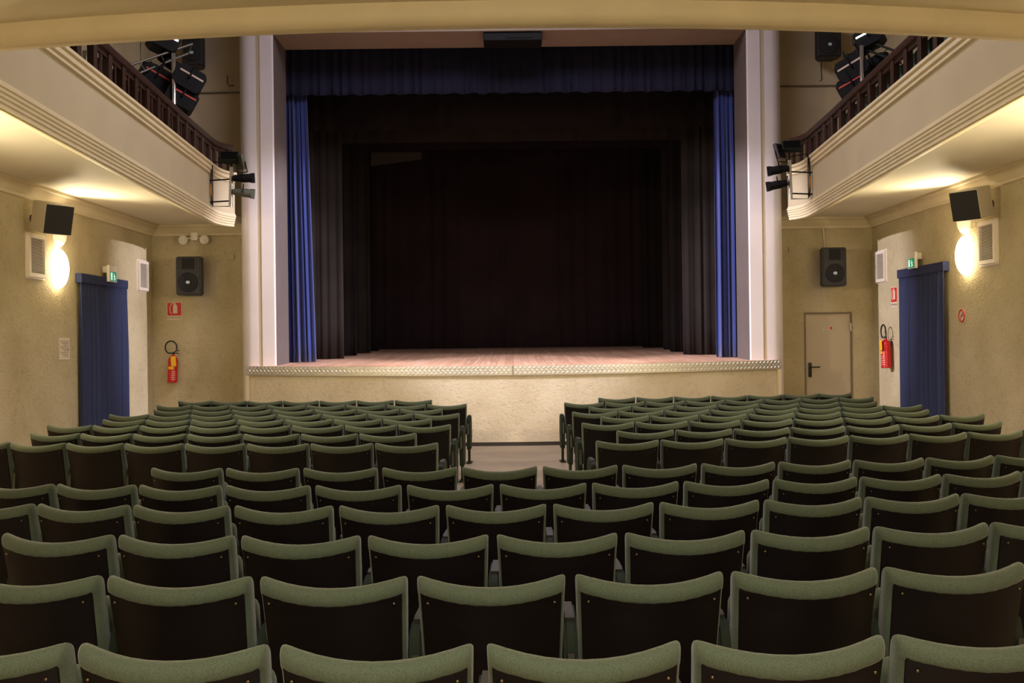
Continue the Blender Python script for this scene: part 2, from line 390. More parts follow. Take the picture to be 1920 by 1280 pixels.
# ------------------------------------------------------------------ drapes
def drape(bm, x0, x1, y, ztop, zbot, folds, amp, seed=0, flare=0.0, hem=0.0, thick=.012, side=0, nz=14, nxper=8, square=False):
    rnd = random.Random(seed); nx = int(folds*nxper)
    ph = [rnd.uniform(0, 2*PI) for _ in range(4)]; wf = [rnd.uniform(.6, 1.4) for _ in range(4)]
    G = []
    for back in (0, 1):
        g = []
        for j in range(nz+1):
            t = j/nz; row = []
            for i in range(nx+1):
                u = i/nx; w = u*folds*2*PI
                wob = .6*math.sin(w*.37*wf[0]+ph[0])+.5*math.sin(w*.61*wf[1]+ph[1])
                a = math.sin(w+wob*1.3+.25*t*math.sin(ph[2]+w*.2))
                d = amp*(.35+.65*min(1, t*2.5))*(a+.25*math.sin(2.3*w+ph[3]))*(.75+.35*math.sin(w*.23*wf[2]+ph[2]))
                x = x0+(x1-x0)*u
                x += flare*t*(u if side >= 0 else (u-1))
                z = ztop+(zbot-ztop)*t
                if j == nz: z += hem*math.sin(w*.5+ph[1])
                row.append(bm.verts.new((x, y+d+back*thick, z)))
            g.append(row)
        G.append(g)
    f, b = G
    for j in range(nz):
        for i in range(nx):
            bm.faces.new((f[j][i], f[j+1][i], f[j+1][i+1], f[j][i+1])); bm.faces.new((b[j][i], b[j][i+1], b[j+1][i+1], b[j+1][i]))
    for j in range(nz):
        bm.faces.new((f[j][0], b[j][0], b[j+1][0], f[j+1][0])); bm.faces.new((f[j][nx], f[j+1][nx], b[j+1][nx], b[j][nx]))
    for i in range(nx):
        bm.faces.new((f[0][i], f[0][i+1], b[0][i+1], b[0][i])); bm.faces.new((f[nz][i], b[nz][i], b[nz][i+1], f[nz][i+1]))
bm = bmesh.new(); drape(bm, -XO-.25, XO+.25, 18.04, 8.98, 6.24, 46, .028, 3, hem=.012, nz=12)
tag(bm_obj('stage_valance', bm, M_bluevalance, smooth=True), 'long shade-darkened blue pleated valance hanging across the top of the stage opening', 'valance')
bm = bmesh.new(); drape(bm, -4.3, -3.76, 18.2, 6.6, sz(18.2)+.01, 7, .085, 5, flare=.13)
tag(bm_obj('stage_curtain', bm, M_blue, smooth=True), 'gathered royal blue stage curtain at the left side of the stage opening', 'curtain', 'blue stage curtains')
bm = bmesh.new(); drape(bm, 3.76, 4.28, 18.2, 6.6, sz(18.2)+.01, 6, .085, 9)
tag(bm_obj('stage_curtain', bm, M_blue, smooth=True), 'narrow gathered royal blue stage curtain at the right side of the stage opening', 'curtain', 'blue stage curtains')
ords = ['first', 'second', 'third', 'fourth', 'fifth', 'sixth', 'seventh', 'eighth', 'ninth', 'tenth', 'eleventh', 'twelfth', 'thirteenth', 'fourteenth', 'fifteenth', 'sixteenth']
legY = [19.6, 21.35, 23.0, 24.7]; legXL = [-3.36, -3.38, -3.32, -3.36]; legXR = [3.38, 3.40, 3.50, 3.24]
near = ['nearest the audience', 'second from the audience', 'third from the audience', 'furthest back']
for i, y in enumerate(legY):
    for s in (-1, 1):
        x = legXL[i] if s < 0 else legXR[i]; w_ = 1.7
        bm = bmesh.new()
        a, b = sorted((x, x+s*w_)); drape(bm, a, b, y, 7.4, sz(y)+.01, 9, .02, i*7+s, nz=8)
        tag(bm_obj('side_drape', bm, M_blackcloth if i % 2 else M_greycloth, smooth=True),
            'black side drape on the %s of the stage, %s' % ('left' if s < 0 else 'right', near[i]), 'drape', 'black side drapes on stage')
for i, (y, z, mm) in enumerate(((19.3, 5.86, M_blackcloth), (21.1, 5.98, M_greycloth), (22.8, 6.15, M_blackcloth))):
    bm = bmesh.new(); drape(bm, -5.2, 5.2, y, 8.98, z, 30, .02, 31+i, nz=6, nxper=6)
    tag(bm_obj('border_drape', bm, mm, smooth=True), ['near-black border drape hanging just behind the blue valance', 'faded grey-black border drape, middle one above the stage', 'near-black border drape above the stage, furthest back'][i], 'drape', 'border drapes above the stage')
bm = bmesh.new(); drape(bm, -5.2, 5.2, 26.2, 8.5, sz(26)+.01, 26, .03, 77, nz=6)
tag(bm_obj('backcloth', bm, M_backcloth, smooth=True), 'plain black backcloth closing the rear of the stage', 'backdrop')
# flown pale masking panel glimpsed high at the left
a = at(695, 285, 24.2); b = at(790, 285, 24.2); c = at(790, 298, 24.2); d = at(695, 311, 24.2)
bm = bmesh.new()
prism(bm, [(a.x, a.z), (b.x, b.z), (c.x, c.z), (d.x, d.z)], 24.2, 24.24, 'y')
mp_ = tag(bm_obj('masking_panel', bm, mat('grey_masking_cloth', srgb(72, 66, 60), .9)), 'dim grey masking panel hanging high at the back left of the stage', 'panel')
for q in (a, b):
    bm = bmesh.new(); tube(bm, [(q.x, 24.22, q.z-.01), (q.x, 24.22, 8.99)], .01, 5); bm_obj('cord', bm, M_rubber, mp_)

# dark slot with fitting in the soffit of the opening
p0 = at(907, 60, 17.3); p1 = at(1015, 60, 17.3)
t = thing('soffit_projector', 'dark flat fitting tucked under the beam above the centre of the stage', 'projector', ((p0.x+p1.x)/2, 17.3, ZT))
wd = (p1.x-p0.x)/2
bm = bmesh.new(); bevbox(bm, -wd, wd, -.35, .12, -.15, -.01, .01); bm_obj('housing', bm, M_lampblack, t)
bm = bmesh.new()
box(bm, -wd*.2, wd*.7, -.362, -.352, -.11, -.07)
bm_obj('connector', bm, M_lampblack, t)
bm = bmesh.new(); box(bm, -wd+.02, wd-.02, .14, .5, -.02, -.001); bm_obj('backing_board', bm, M_skirt, t)
for s in (-1, 1):
    bm = bmesh.new(); tube(bm, [(s*wd, .1, -.01), (s*(wd-.03), .5, -.01)], .006, 5); bm_obj('cable', bm, M_strip, t)

# ------------------------------------------------------------------ balconies
rear = [(x/10, 6.356+(.030 if x < 0 else .034)*(x/10)**2) for x in range(-36, 37, 2)]
lowp = [(.0, 3.68), (-.04, 3.68), (-.042, 3.69), (-.05, 3.69), (-.052, 3.672), (-.09, 3.672), (-.092, 3.684), (-.10, 3.684), (-.102, 3.664), (-.14, 3.664), (-.142, 3.68), (-.155, 3.68), (-.16, 3.645), (-.185, 3.628), (-.22, 3.625), (-.25, 3.635), (-.275, 3.66), (-.285, 3.69), (-.285, 3.73), (-.285, 3.86),
        (-.02, 3.97), (.045, 3.95), (.045, 3.925), (.07, 3.915), (.07, 3.88), (.055, 3.865), (.055, 3.835), (.035, 3.82), (.035, 3.79), (.02, 3.775), (.02, 3.735), (.0, 3.72)]
topp = [(.02, 4.47), (.05, 4.475), (.05, 4.505), (.035, 4.515), (.07, 4.53), (.07, 4.575), (.055, 4.585), (.09, 4.60), (.09, 4.635), (-.16, 4.635), (-.16, 4.47)]
facp = [(.02, 3.94), (.02, 4.48), (-.12, 4.48), (-.12, 3.94)]
lowside = [(.0, 3.72), (-.03, 3.72), (-.035, 3.713), (-.07, 3.713), (-.09, 3.72), (-.13, 3.735), (-.15, 3.76), (-.20, 3.77), (-.20, 3.86),
        (-.02, 3.95), (.035, 3.935), (.035, 3.915), (.055, 3.907), (.055, 3.88), (.042, 3.87), (.042, 3.843), (.028, 3.833), (.028, 3.805), (.014, 3.795), (.014, 3.765), (.0, 3.755)]
def hn(prof, sgn): return [(n*sgn, z) for n, z in prof]
def side_path(s):
    P = [(3.6, 6.80), (3.9, 6.95), (4.12, 7.15), (4.26, 7.45), (4.32, 7.95)]
    P += [(4.41+.0743*(y-9.3), y) for y in (8.6, 9.3, 10.5, 12, 13.5, 15, 15.9)]
    P += [(4.93, 16.3), (4.925, 16.5), (4.90, 16.66), (4.86, 16.79), (4.80, 16.88), (4.76, 16.93)]
    return [(s*x, y) for x, y in P]
# rear path runs left->right with hall on +Y side = left normal (+n toward hall)
def balcony(name, label, path, sgn, back, low=lowp):
    t = thing(name, label, 'balcony')
    bm = bmesh.new(); sweep(bm, path, hn(low, sgn)); bm_obj('lower_moulding', bm, M_mould, t, angle=28)
    bm = bmesh.new(); sweep(bm, path, hn(facp, sgn)); bm_obj('fascia', bm, M_fascia, t, angle=28)
    bm = bmesh.new(); sweep(bm, path, hn(topp, sgn)); bm_obj('top_moulding', bm, M_mould, t, angle=28)
    return t
tb = balcony('rear_balcony', 'overhead cream balcony edge curving across the top of the view', rear, 1, None)
bm = bmesh.new()
pts = [(x, y-.27) for x, y in rear]+[(6.45, 7.3), (6.45, -3.95), (-6.45, -3.95), (-6.45, 7.3)]
prism(bm, pts, 3.765, 3.83, 'z'); bm_obj('soffit', bm, M_soffit, tb)
for s, nm in ((-1, 'left'), (1, 'right')):
    P = side_path(s)
    # walking away from camera: left normal is -X. for the right balcony +n must point to -X => sgn 1; left => -1
    t = balcony('side_balcony', '%s side balcony with cream fascia, stepped mouldings and dark wooden balustrade' % nm, P, 1 if s > 0 else -1, None, lowside)
    bm = bmesh.new()
    pts = [(x+s*.2, y) for x, y in P if y > 7.3 and y < 16.3]+[(s*4.95, 16.6), (s*4.72, YE-.002), (s*(XW-.01), YE-.002), (s*(XW-.01), 7.3), (s*4.5, 7.3)]
    prism(bm, pts, 3.85, 3.95, 'z'); bm_obj('soffit', bm, M_soffit, t)
    # balustrade
    RP = [(x+s*.05, y) for x, y in P if 7.9 < y < 16.25]
    xe = [(s*4.97, 16.45), (s*4.93, 16.7), (s*4.86, 16.86), (s*4.79, 16.93)]
    RP2 = RP[:-1]+xe
    bm = bmesh.new(); sweep(bm, RP2, [(-.055, 5.02), (.055, 5.02), (.065, 5.05), (.065, 5.095), (.05, 5.11), (-.05, 5.11), (-.065, 5.095), (-.065, 5.05)])
    bm_obj('handrail', bm, M_wood, t, angle=30)
    bm = bmesh.new(); sweep(bm, RP2, [(-.02, 4.96), (.02, 4.96), (.02, 5.025), (-.02, 5.025)]); bm_obj('top_rail', bm, M_wood, t)
    bm = bmesh.new(); sweep(bm, RP2, [(-.03, 4.63), (.03, 4.63), (.03, 4.67), (-.03, 4.67)]); bm_obj('bottom_rail', bm, M_wood, t)
    yy = [(8.35 if s < 0 else 8.49)+.49*k for k in range(17)]
    for k, y in enumerate(yy):
        x = s*(4.41+.0743*(y-9.3)+.05)
        bm = bmesh.new(); w2 = .05
        bevbox(bm, x-.04, x+.04, y-w2, y+w2, 4.64, 5.02, .006)
        bm_obj('baluster', bm, M_wood, t)
        if k < 16 and ((s < 0 and k != 4) or k > 12):
            bm = bmesh.new(); bevbox(bm, x-.012+s*.018, x+.012+s*.018, y+.235, y+.275, 4.66, 4.97, .004); bm_obj('spindle', bm, M_wood, t)
    for x, y in ((4.965, 16.5), (4.92, 16.71), (4.83, 16.86)):
        bm = bmesh.new(); bevbox(bm, s*x-.03, s*x+.03, y-.03, y+.03, 4.64, 5.02, .006); bm_obj('baluster', bm, M_wood, t)
# wall cornices (under the side balconies)
cor = [(0, 3.665), (.05, 3.665), (.06, 3.69), (.06, 3.70), (.11, 3.74), (.15, 3.79), (.16, 3.805), (.19, 3.81), (.20, 3.83), (.20, 3.85), (0, 3.85)]
for s in (-1, 1):
    bm = bmesh.new()
    path = [(s*XW, 7.3), (s*XW, YE), (s*(XP+.0), YE)]
    sweep(bm, path, hn(cor, 1 if s > 0 else -1)); struct('trim_%d' % (5 if s < 0 else 6), bm, M_mould, angle=28)

# ------------------------------------------------------------------ theatre seats
PITCH = .52
def cushion_mesh():
    bm = bmesh.new(); T = math.radians(12); Hw = .25; L = .44
    prof = []   # (n, w): n forward, w down from top, closed loop
    R = .036
    for k in range(11):     # top roll from rear to front
        a = PI*(k/10); prof.append((.03-.04*math.cos(a)-.0, R-R*math.sin(a)))
    prof += [(.072, .08), (.078, .15), (.080, .25), (.074, .36), (.06, L-.02), (.04, L), (.012, L), (.004, L-.02), (.002, .30), (.002, .15), (.002, .064), (-.007, .056), (-.011, .048)]
    xs = [-1, -.985, -.955, -.90, -.8, -.6, -.4, -.2, 0, .2, .4, .6, .8, .90, .955, .985, 1]
    ins = [.60, .82, .95, 1, 1]
    rings = []
    for ui, u in enumerate(xs):
        e = ins[min(ui, len(xs)-1-ui)] if min(ui, len(xs)-1-ui) < 5 else 1
        ring = []
        for n, w_ in prof:
            nn = .034+(n-.034)*e; ww = w_+(1-e)*.03*max(0, 1-w_/.1)
            hw = Hw-.017*(w_/L)
            x = u*hw
            y = .062*u*u+ww*math.sin(T)+nn
            z = .80+.031*u*u-ww*math.cos(T)
            ring.append(bm.verts.new((x, y, z)))
        rings.append(ring)
    m = len(prof)
    for A, B in zip(rings, rings[1:]):
        for j in range(m): bm.faces.new((A[j], A[(j+1) % m], B[(j+1) % m], B[j]))
    bm.faces.new(rings[0]); bm.faces.new(rings[-1][::-1])
    return bm
def shell_surface(bm, u0, w0, w1, n0, n1):
    """curved plywood sheet"""
    T = math.radians(12); xs = [k/8-1 for k in range(17)]; ws = [w0+(w1-w0)*k/4 for k in range(5)]
    def P(u, w_, n):
        hw = (.25-.017*(w_/.44)); uu = u*u0
        return (uu*hw, .062*uu*uu+w_*math.sin(T)+n, .80+.031*uu*uu*(1 if w_ < .3 else .3)-w_*math.cos(T))
    g0 = [[bm.verts.new(P(u, w_, n0)) for u in xs] for w_ in ws]; g1 = [[bm.verts.new(P(u, w_, n1)) for u in xs] for w_ in ws]
    for j in range(4):
        for i in range(16):
            bm.faces.new((g0[j][i], g0[j+1][i], g0[j+1][i+1], g0[j][i+1])); bm.faces.new((g1[j][i], g1[j][i+1], g1[j+1][i+1], g1[j+1][i]))
        bm.faces.new((g0[j][0], g1[j][0], g1[j+1][0], g0[j+1][0])); bm.faces.new((g0[j][16], g0[j+1][16], g1[j+1][16], g1[j][16]))
    for i in range(16):
        bm.faces.new((g0[0][i], g0[0][i+1], g1[0][i+1], g1[0][i])); bm.faces.new((g0[4][i], g1[4][i], g1[4][i+1], g0[4][i+1]))
def me_of(bm, name, material, angle=40):
    o = bm_obj(name, bm, material, angle=angle); me = o.data; bpy.data.objects.remove(o); return me
ME = {}
ME['backrest'] = me_of(cushion_mesh(), 'backrest', M_green_fab, 60)
bm = bmesh.new(); shell_surface(bm, .955, .052, .50, -.007, .001); ME['back_panel'] = me_of(bm, 'back_panel', M_ply)
# tipped-up seat cushion
bm = bmesh.new(); bevbox(bm, -.215, .215, -.045, .045, -.21, .21, .035, 4, Matrix.Translation((0, .285, .50)) @ Matrix.Rotation(math.radians(8), 4, 'X'))
ME['seat'] = me_of(bm, 'seat', M_green_fab, 60)
def arm_profile():
    # upholstered side panel with rounded top (y, z)
    pts = [(.20, .18), (.40, .18), (.44, .22), (.46, .40), (.45, .56)]
    for k in range(1, 6): a = PI/2*k/5; pts.append((.41+.04*math.cos(a), .57+.04*math.sin(a)))
    pts += [(.21, .61), (.16, .585), (.145, .53), (.155, .42), (.18, .28)]
    pts = [(y, z if z < .5 else z+.03) for y, z in pts]
    return pts
b2 = bmesh.new(); prism(b2, arm_profile(), -.025, .025, 'x'); bmesh.ops.bevel(b2, geom=[e for e in b2.edges if abs(e.verts[0].co.x-e.verts[1].co.x) < 1e-6], offset=.012, segments=2, affect='EDGES')
ME['side_panel'] = me_of(b2, 'side_panel', M_steel, 40)
bm = bmesh.new(); prism(bm, [(.22, .638), (.40, .638), (.425, .643), (.415, .652), (.24, .655), (.215, .648)], -.016, .016, 'x'); ME['armrest'] = me_of(bm, 'armrest', M_arm)
bm = bmesh.new(); prism(bm, [(.118, .40), (.15, .38), (.146, .53), (.13, .55)], -.011, .011, 'x'); ME['bracket'] = me_of(bm, 'bracket', M_arm)
bm = bmesh.new(); bevbox(bm, -.015, .015, .24, .32, .01, .2, .005); bevbox(bm, -.035, .035, .16, .42, 0, .014, .004); ME['foot'] = me_of(bm, 'foot', M_steel)
bm = bmesh.new(); lathe(bm, [(.0, .004), (.003, .0035), (.0045, .002), (.005, 0)], 10, Matrix.Rotation(PI/2, 4, 'X')); ME['bolt'] = me_of(bm, 'bolt', M_bolt, 60)
def add(me, name, parent, loc=(0, 0, 0)):
    o = bpy.data.objects.new(name, me); C.objects.link(o); o.parent = parent; o.location = loc; return o
def seat(loc, rz, label, group, bolts=True, both=None, P=PITCH, sx_=1.0):
    t = thing('theatre_seat', label, 'seat', loc, rz, group)
    for k_, n_ in (('backrest', 'backrest'), ('back_panel', 'back_panel'), ('seat', 'seat_cushion')): add(ME[k_], n_, t).scale = (sx_, 1, 1)
    for sx in ([1] if both is None else both):
        add(ME['side_panel'], 'side_panel', t, (sx*P/2, 0, 0)); add(ME['armrest'], 'armrest', t, (sx*P/2, 0, 0)); add(ME['foot'], 'foot', t, (sx*P/2, 0, 0)); add(ME['bracket'], 'bracket', t, (sx*P/2, 0, 0))
    if bolts:
        for s in (-1, 1): add(ME['bolt'], 'bolt', t, (s*.212*sx_, .062*.72+.075*.2+(-.008), .80+.031*.72-.078))
    return t
def arcpos(D0, R, s): a = s/R; return R*math.sin(a), D0+R-R*math.cos(a), a
PR, PF = .533, .552
rears = [(2.43, .172, 13), (3.21, -.083, 14), (3.96, .172, 14), (4.77, -.094, 14), (5.54, .162, 15), (6.42, -.098, 17)]
rown = ['nearest the camera', 'second from the camera', 'third from the camera', 'fourth from the camera', 'fifth from the camera', 'sixth from the camera']
for ri, (D0, s0, R) in enumerate(rears):
    lst = []
    for k in range(-12, 13):
        s = s0+PR*k; x, y, a = arcpos(D0, R, s)
        if ri == 5 and k < -4: continue
        uu = (abs(x)-.26)/y
        if uu < .53: lst.append((s, x, y, a))
    lst.sort()
    mid = lst[len(lst)//2][0]
    for i, (s, x, y, a) in enumerate(lst):
        lab = 'green-topped seat, %s from the left in the wide row %s' % (ords[i], rown[ri])
        seat((x, y, fz(y)), a, lab, 'theatre seats in the wide rear rows', True, [-1, 1] if i == 0 else [1], PR, .988)
DF = [14.35, 13.3, 12.35, 11.48, 10.68, 9.87, 9.0, 8.17]
frn = ['front row', 'second row from the stage', 'third row from the stage', 'fourth row from the stage', 'fifth row from the stage', 'sixth row from the stage', 'seventh row from the stage', 'eighth row from the stage']
for ri, D0 in enumerate(DF):
    PF = (.570, .562, .556)[ri] if ri < 3 else .552
    for s in (-1, 1):
        if ri == 0: e = 1.21 if s < 0 else 1.25; cnt = 7
        elif ri % 2: e = .645 if s < 0 else .69; cnt = 8
        else: e = .91 if s < 0 else .955; cnt = 7
        if ri == 7: cnt = 8
        for k in range(cnt):
            ss = s*(e+PF/2-.013+PF*k); x, y, a = arcpos(D0, 22, ss)
            which = 'aisle-end' if k == 0 else '%s from the aisle' % ords[k]
            lab = 'green-topped seat, %s, %s, %s block' % (which, frn[ri], 'left' if s < 0 else 'right')
            sides = [-s] if k else [-s]
            if k == cnt-1: sides = [-1, 1]
            seat((x, y, fz(y)), a, lab, 'theatre seats in the %s front block' % ('left' if s < 0 else 'right'), ri >= 5, sides, PF, PF*.962/.5)
for q, nm in ((1, 'right'), (-1, 'left')):
    bm = bmesh.new(); prism(bm, [(q*4.55, 8), (q*6.45, 8), (q*6.45, 17.7), (q*5.15, 17.7), (q*5.15, 16.2)], 4.02, 4.08, 'z')
    tag(bm_obj('balcony_floor', bm, M_skirt), 'dark timber deck of the %s balcony behind its balustrade' % nm, 'deck')
# cloth screens hung inside the balustrades
def screen(s, y0, y1, m_, label):
    bm = bmesh.new(); n = 60; G = []
    for off in (0, .008):
        g = []
        for i in range(n+1):
            y = y0+(y1-y0)*i/n; x = 4.41+.0743*(y-9.3)+.05+.10+off+.012*math.sin(i*1.9)
            g.append([bm.verts.new((s*x, y, 4.085)), bm.verts.new((s*x, y, 4.99))])
        G.append(g)
    for i in range(n):
        for g in G: bm.faces.new((g[i][0], g[i+1][0], g[i+1][1], g[i][1]))
        for q in (0, 1): bm.faces.new((G[0][i][q], G[0][i+1][q], G[1][i+1][q], G[1][i][q]))
    for i in (0, n): bm.faces.new((G[0][i][0], G[0][i][1], G[1][i][1], G[1][i][0]))
    tag(bm_obj('cloth_screen', bm, m_, smooth=True), label, 'cloth')
screen(1, 8.1, 14.9, mat('teal_cloth', srgb(66, 92, 86), .9, var=.2, vscale=3), 'dark teal cloth lining seen between the balusters of the right balcony')
screen(-1, 11.25, 15.2, mat('dark_brown_cloth', srgb(52, 44, 40), .9, var=.3, vscale=3), 'dark brown cloth lining seen between the balusters of the left balcony')

# ------------------------------------------------------------------ wall fittings
def wallM(s, y, z, off=0):
    """local frame on a side wall: +Y out of wall into room, +X along the wall so that it reads left to right, +Z up"""
    x = s*(XW-off)
    if s < 0: M = Matrix(((0, 1, 0, x), (-1, 0, 0, y), (0, 0, 1, z), (0, 0, 0, 1)))
    else: M = Matrix(((0, -1, 0, x), (1, 0, 0, y), (0, 0, 1, z), (0, 0, 0, 1)))
    return M
def wall_thing(name, label, cat, s, y, z, group=None):
    t = thing(name, label, cat, group=group); t.matrix_world = wallM(s, y, z); return t
def vent(label, s, y, z, w_, h):
    t = wall_thing('vent_grille', label, 'vent', s, y, z, 'louvred wall vents')
    bm = bmesh.new(); fr = .05
    box(bm, -w_/2, w_/2, .001, .05, h/2-fr, h/2); box(bm, -w_/2, w_/2, .001, .05, -h/2, -h/2+fr)
    box(bm, -w_/2, -w_/2+fr, .001, .05, -h/2+fr, h/2-fr); box(bm, w_/2-fr, w_/2, .001, .05, -h/2+fr, h/2-fr)
    box(bm, -w_/2-.02, w_/2+.02, .001, .012, -h/2-.02, h/2+.02)
    bm_obj('frame', bm, M_vent, t)
    bm = bmesh.new(); n = 22
    for k in range(n):
        z0 = -h/2+fr+(h-2*fr)*(k+.5)/n
        prism(bm, [(.014, z0+.009), (.042, z0-.004), (.042, z0-.008), (.014, z0+.005)], -w_/2+fr, w_/2-fr, 'x')
    bm_obj('louvres', bm, M_vent, t)
    bm = bmesh.new(); box(bm, -w_/2+fr, w_/2-fr, .0125, .0135, -h/2+fr, h/2-fr); bm_obj('backing', bm, M_ventback, t)
vent('white louvred vent under the grey speaker on the left wall', -1, 13.43, 2.92, .48, .58)
vent('greyish louvred vent near the far corner of the left wall', -1, 17.30, 2.92, .46, .52)
vent('white louvred vent under the grey speaker on the right wall', 1, 13.43, 2.95, .48, .58)
vent('greyish louvred vent near the far corner of the right wall', 1, 17.33, 2.93, .46, .54)
# sconces
def dome(bm, hx, hz, hy, n=28, m=10):
    """half ellipsoid bulging to +Y"""
    rings = []
    for j in range(m+1):
        a = PI/2*j/m; r = math.cos(a); y = hy*math.sin(a)
        rings.append([bm.verts.new((hx*r*math.cos(2*PI*k/n), y, hz*r*math.sin(2*PI*k/n))) for k in range(n)] if j < m else [bm.verts.new((0, y, 0))])
    for A, B in zip(rings, rings[1:]):
        for k in range(n):
            if len(B) > 1: bm.faces.new((A[k], A[(k+1) % n], B[(k+1) % n], B[k]))
            else: bm.faces.new((A[k], A[(k+1) % n], B[0]))
    bm.faces.new(rings[0][::-1])
for s in (-1, 1):
    nm = 'left' if s < 0 else 'right'
    z = 2.80 if s < 0 else 2.83
    t = wall_thing('wall_sconce', 'glowing oval opal glass lamp on the %s wall beside the vent' % nm, 'lamp', s, 14.05, z)
    bm = bmesh.new(); dome(bm, .19, .30, .03); bm_obj('mounting_plate', bm, M_white, t, angle=40)
    bm = bmesh.new(); dome(bm, .175, .285, .14); 
    for v in bm.verts: v.co.y += .031
    bm_obj('glass_shade', bm, M_globe, t, smooth=True)
    t = wall_thing('uplighter', 'pale tapered bowl uplighter above the oval lamp on the %s wall, half behind the speaker' % nm, 'lamp', s, 14.1, z+.50)
    bm = bmesh.new(); n = 20
    prof = [(0, -.20), (.05, -.185), (.085, -.15), (.115, -.09), (.13, 0), (.14, .10), (.142, .16)]
    rings = []
    for r, zz in prof:
        rings.append([bm.verts.new((r*math.cos(PI*k/n)*1.05, .001+r*math.sin(PI*k/n), zz)) for k in range(n+1)] if r else [bm.verts.new((0, .001, zz))])
    for A, B in zip(rings, rings[1:]):
        for k in range(n):
            if len(A) == 1: bm.faces.new((A[0], B[k+1], B[k]))
            else: bm.faces.new((A[k], A[k+1], B[k+1], B[k]))
    bm_obj('bowl', bm, M_bowl, t, smooth=True)
    light('uplighter_lamp', 'SPOT', (s*(XW-.14), 14.1, z+.52), 170, UPL, .12, aim=(s*(XW-1.6), 13.7, 3.85), spot=140, blend=.8)
    light('uplighter_lamp', 'SPOT', (s*(XW-.14), 8.4, z+.50), 850, UPL, .12, aim=(s*(XW-1.7), 9.0, 3.85), spot=140, blend=.8)
# surround speakers on side walls
def surround(label, s, y, z):
    t = thing('surround_speaker', label, 'speaker', group='grey side-wall speakers')
    # cabinet faces the audience and the room centre, tipped down
    d = Vector((-s*.80, -.56, -.24)).normalized()
    M = Matrix.Translation((s*(XW-.31), y, z)) @ look(d)
    t.matrix_world = M
    bm = bmesh.new()
    # trapezoid cabinet: front (+y) wide, back narrower
    fw_, bw, hh, dp = .20, .17, .20, .19
    A = [bm.verts.new(v) for v in ((-fw_, dp, -hh), (fw_, dp, -hh), (fw_, dp, hh), (-fw_, dp, hh))]
    B = [bm.verts.new(v) for v in ((-bw, -dp, -hh), (bw, -dp, -hh), (bw, -dp, hh), (-bw, -dp, hh))]
    bm.faces.new(A); bm.faces.new(B[::-1])
    for i in range(4): bm.faces.new((A[i], A[(i+1) % 4], B[(i+1) % 4], B[i]))
    bmesh.ops.bevel(bm, geom=bm.edges[:], offset=.008, segments=2, affect='EDGES')
    bm_obj('cabinet', bm, M_grey, t)
    bm = bmesh.new(); bevbox(bm, -fw_+.008, fw_-.008, dp-.001, dp+.015, -hh+.008, hh-.008, .006); bm_obj('grille', bm, M_grill, t)
    br = bmesh.new(); wx = Vector((s*(XW-.002), y+.1, z))
    inv = M.inverted(); tube(br, [inv @ wx, (0, -dp+.01, 0)], .02, 8)
    tube(br, [inv @ wx, inv @ (wx-Vector((s*.015, 0, 0)))], .06, 12)
    bm_obj('bracket', br, M_blackp, t)
surround('grey box speaker with black grille on the left wall under the cornice', -1, 13.26, 3.42)
surround('grey box speaker with black grille on the right wall under the cornice', 1, 13.24, 3.46)
# door curtains with pelmet
def door_curtain(label, s, y0, y1, ztop, seed):
    yc = (y0+y1)/2; w_ = (y1-y0)
    t = wall_thing('door_curtain', label, 'curtain', s, yc, 0, 'blue curtains over the side exits')
    bm = bmesh.new()
    bevbox(bm, -w_/2-.02, w_/2+.02, .002, .10, ztop-.14, ztop, .008); bm_obj('pelmet', bm, M_bluedoor, t)
    for k, (a, b) in enumerate(((-w_/2, .03), (-.03, w_/2))):
        bm = bmesh.new(); drape(bm, a, b, .075 if k == 0 else .062, ztop-.12, .03, 8, .042, seed+k, nz=12)
        bm_obj('curtain_panel', bm, M_bluedoor, t, smooth=True)
door_curtain('blue gathered curtain over the exit in the left wall', -1, 14.68, 16.42, 2.78, 11)
door_curtain('blue gathered curtain over the exit in the right wall', 1, 14.68, 16.40, 2.80, 15)
# exit signs
def exit_sign(label, s, y, z):
    t = wall_thing('exit_sign', label, 'sign', s, y, z, 'green exit signs')
    bm = bmesh.new(); bevbox(bm, -.15, .15, .105, .15, -.13, .13, .008); box(bm, -.05, .05, .001, .11, .02, .12)
    bm_obj('housing', bm, M_white, t)
    bm = bmesh.new(); box(bm, -.12, .12, .1505, .153, -.115, .03); bm_obj('green_panel', bm, M_green, t)
    p = bmesh.new()
    box(p, .04, .10, .1535, .155, -.10, .015)
    lathe(p, [(0, 0), (.012, 0), (.012, .002), (0, .002)], 12, Matrix.Translation((-.03, .1535, -.005)) @ Matrix.Rotation(-PI/2, 4, 'X'))
    for a, b in (((-.03, -.02), (-.045, -.06)), ((-.045, -.06), (-.02, -.08)), ((-.02, -.08), (-.03, -.105)), ((-.045, -.06), (-.075, -.09)), ((-.03, -.025), (-.005, -.045)), ((-.03, -.025), (-.065, -.04))):
        tube(p, [(a[0], .154, a[1]), (b[0], .154, b[1])], .006, 5)
    bm_obj('running_figure', p, M_exitlit, t)
exit_sign('small green and white exit sign above the curtain on the left wall', -1, 15.7, 2.84)
exit_sign('small green and white exit sign above the curtain on the right wall', 1, 15.7, 2.90)
# paper notice on left wall
t = wall_thing('paper_notice', 'pale printed notice on the left wall beside the curtain', 'notice', -1, 14.28, 1.66)
bm = bmesh.new(); box(bm, -.17, .17, .002, .006, -.16, .16); bm_obj('sheet', bm, M_paper, t)
bm = bmesh.new()
for k in range(9): box(bm, -.13, .13-.05*(k % 3), .0062, .0066, .10-k*.027, .108-k*.027)
box(bm, -.14, -.11, .0066, .007, -.03, .0)
bm_obj('printed_lines', bm, M_ink, t)
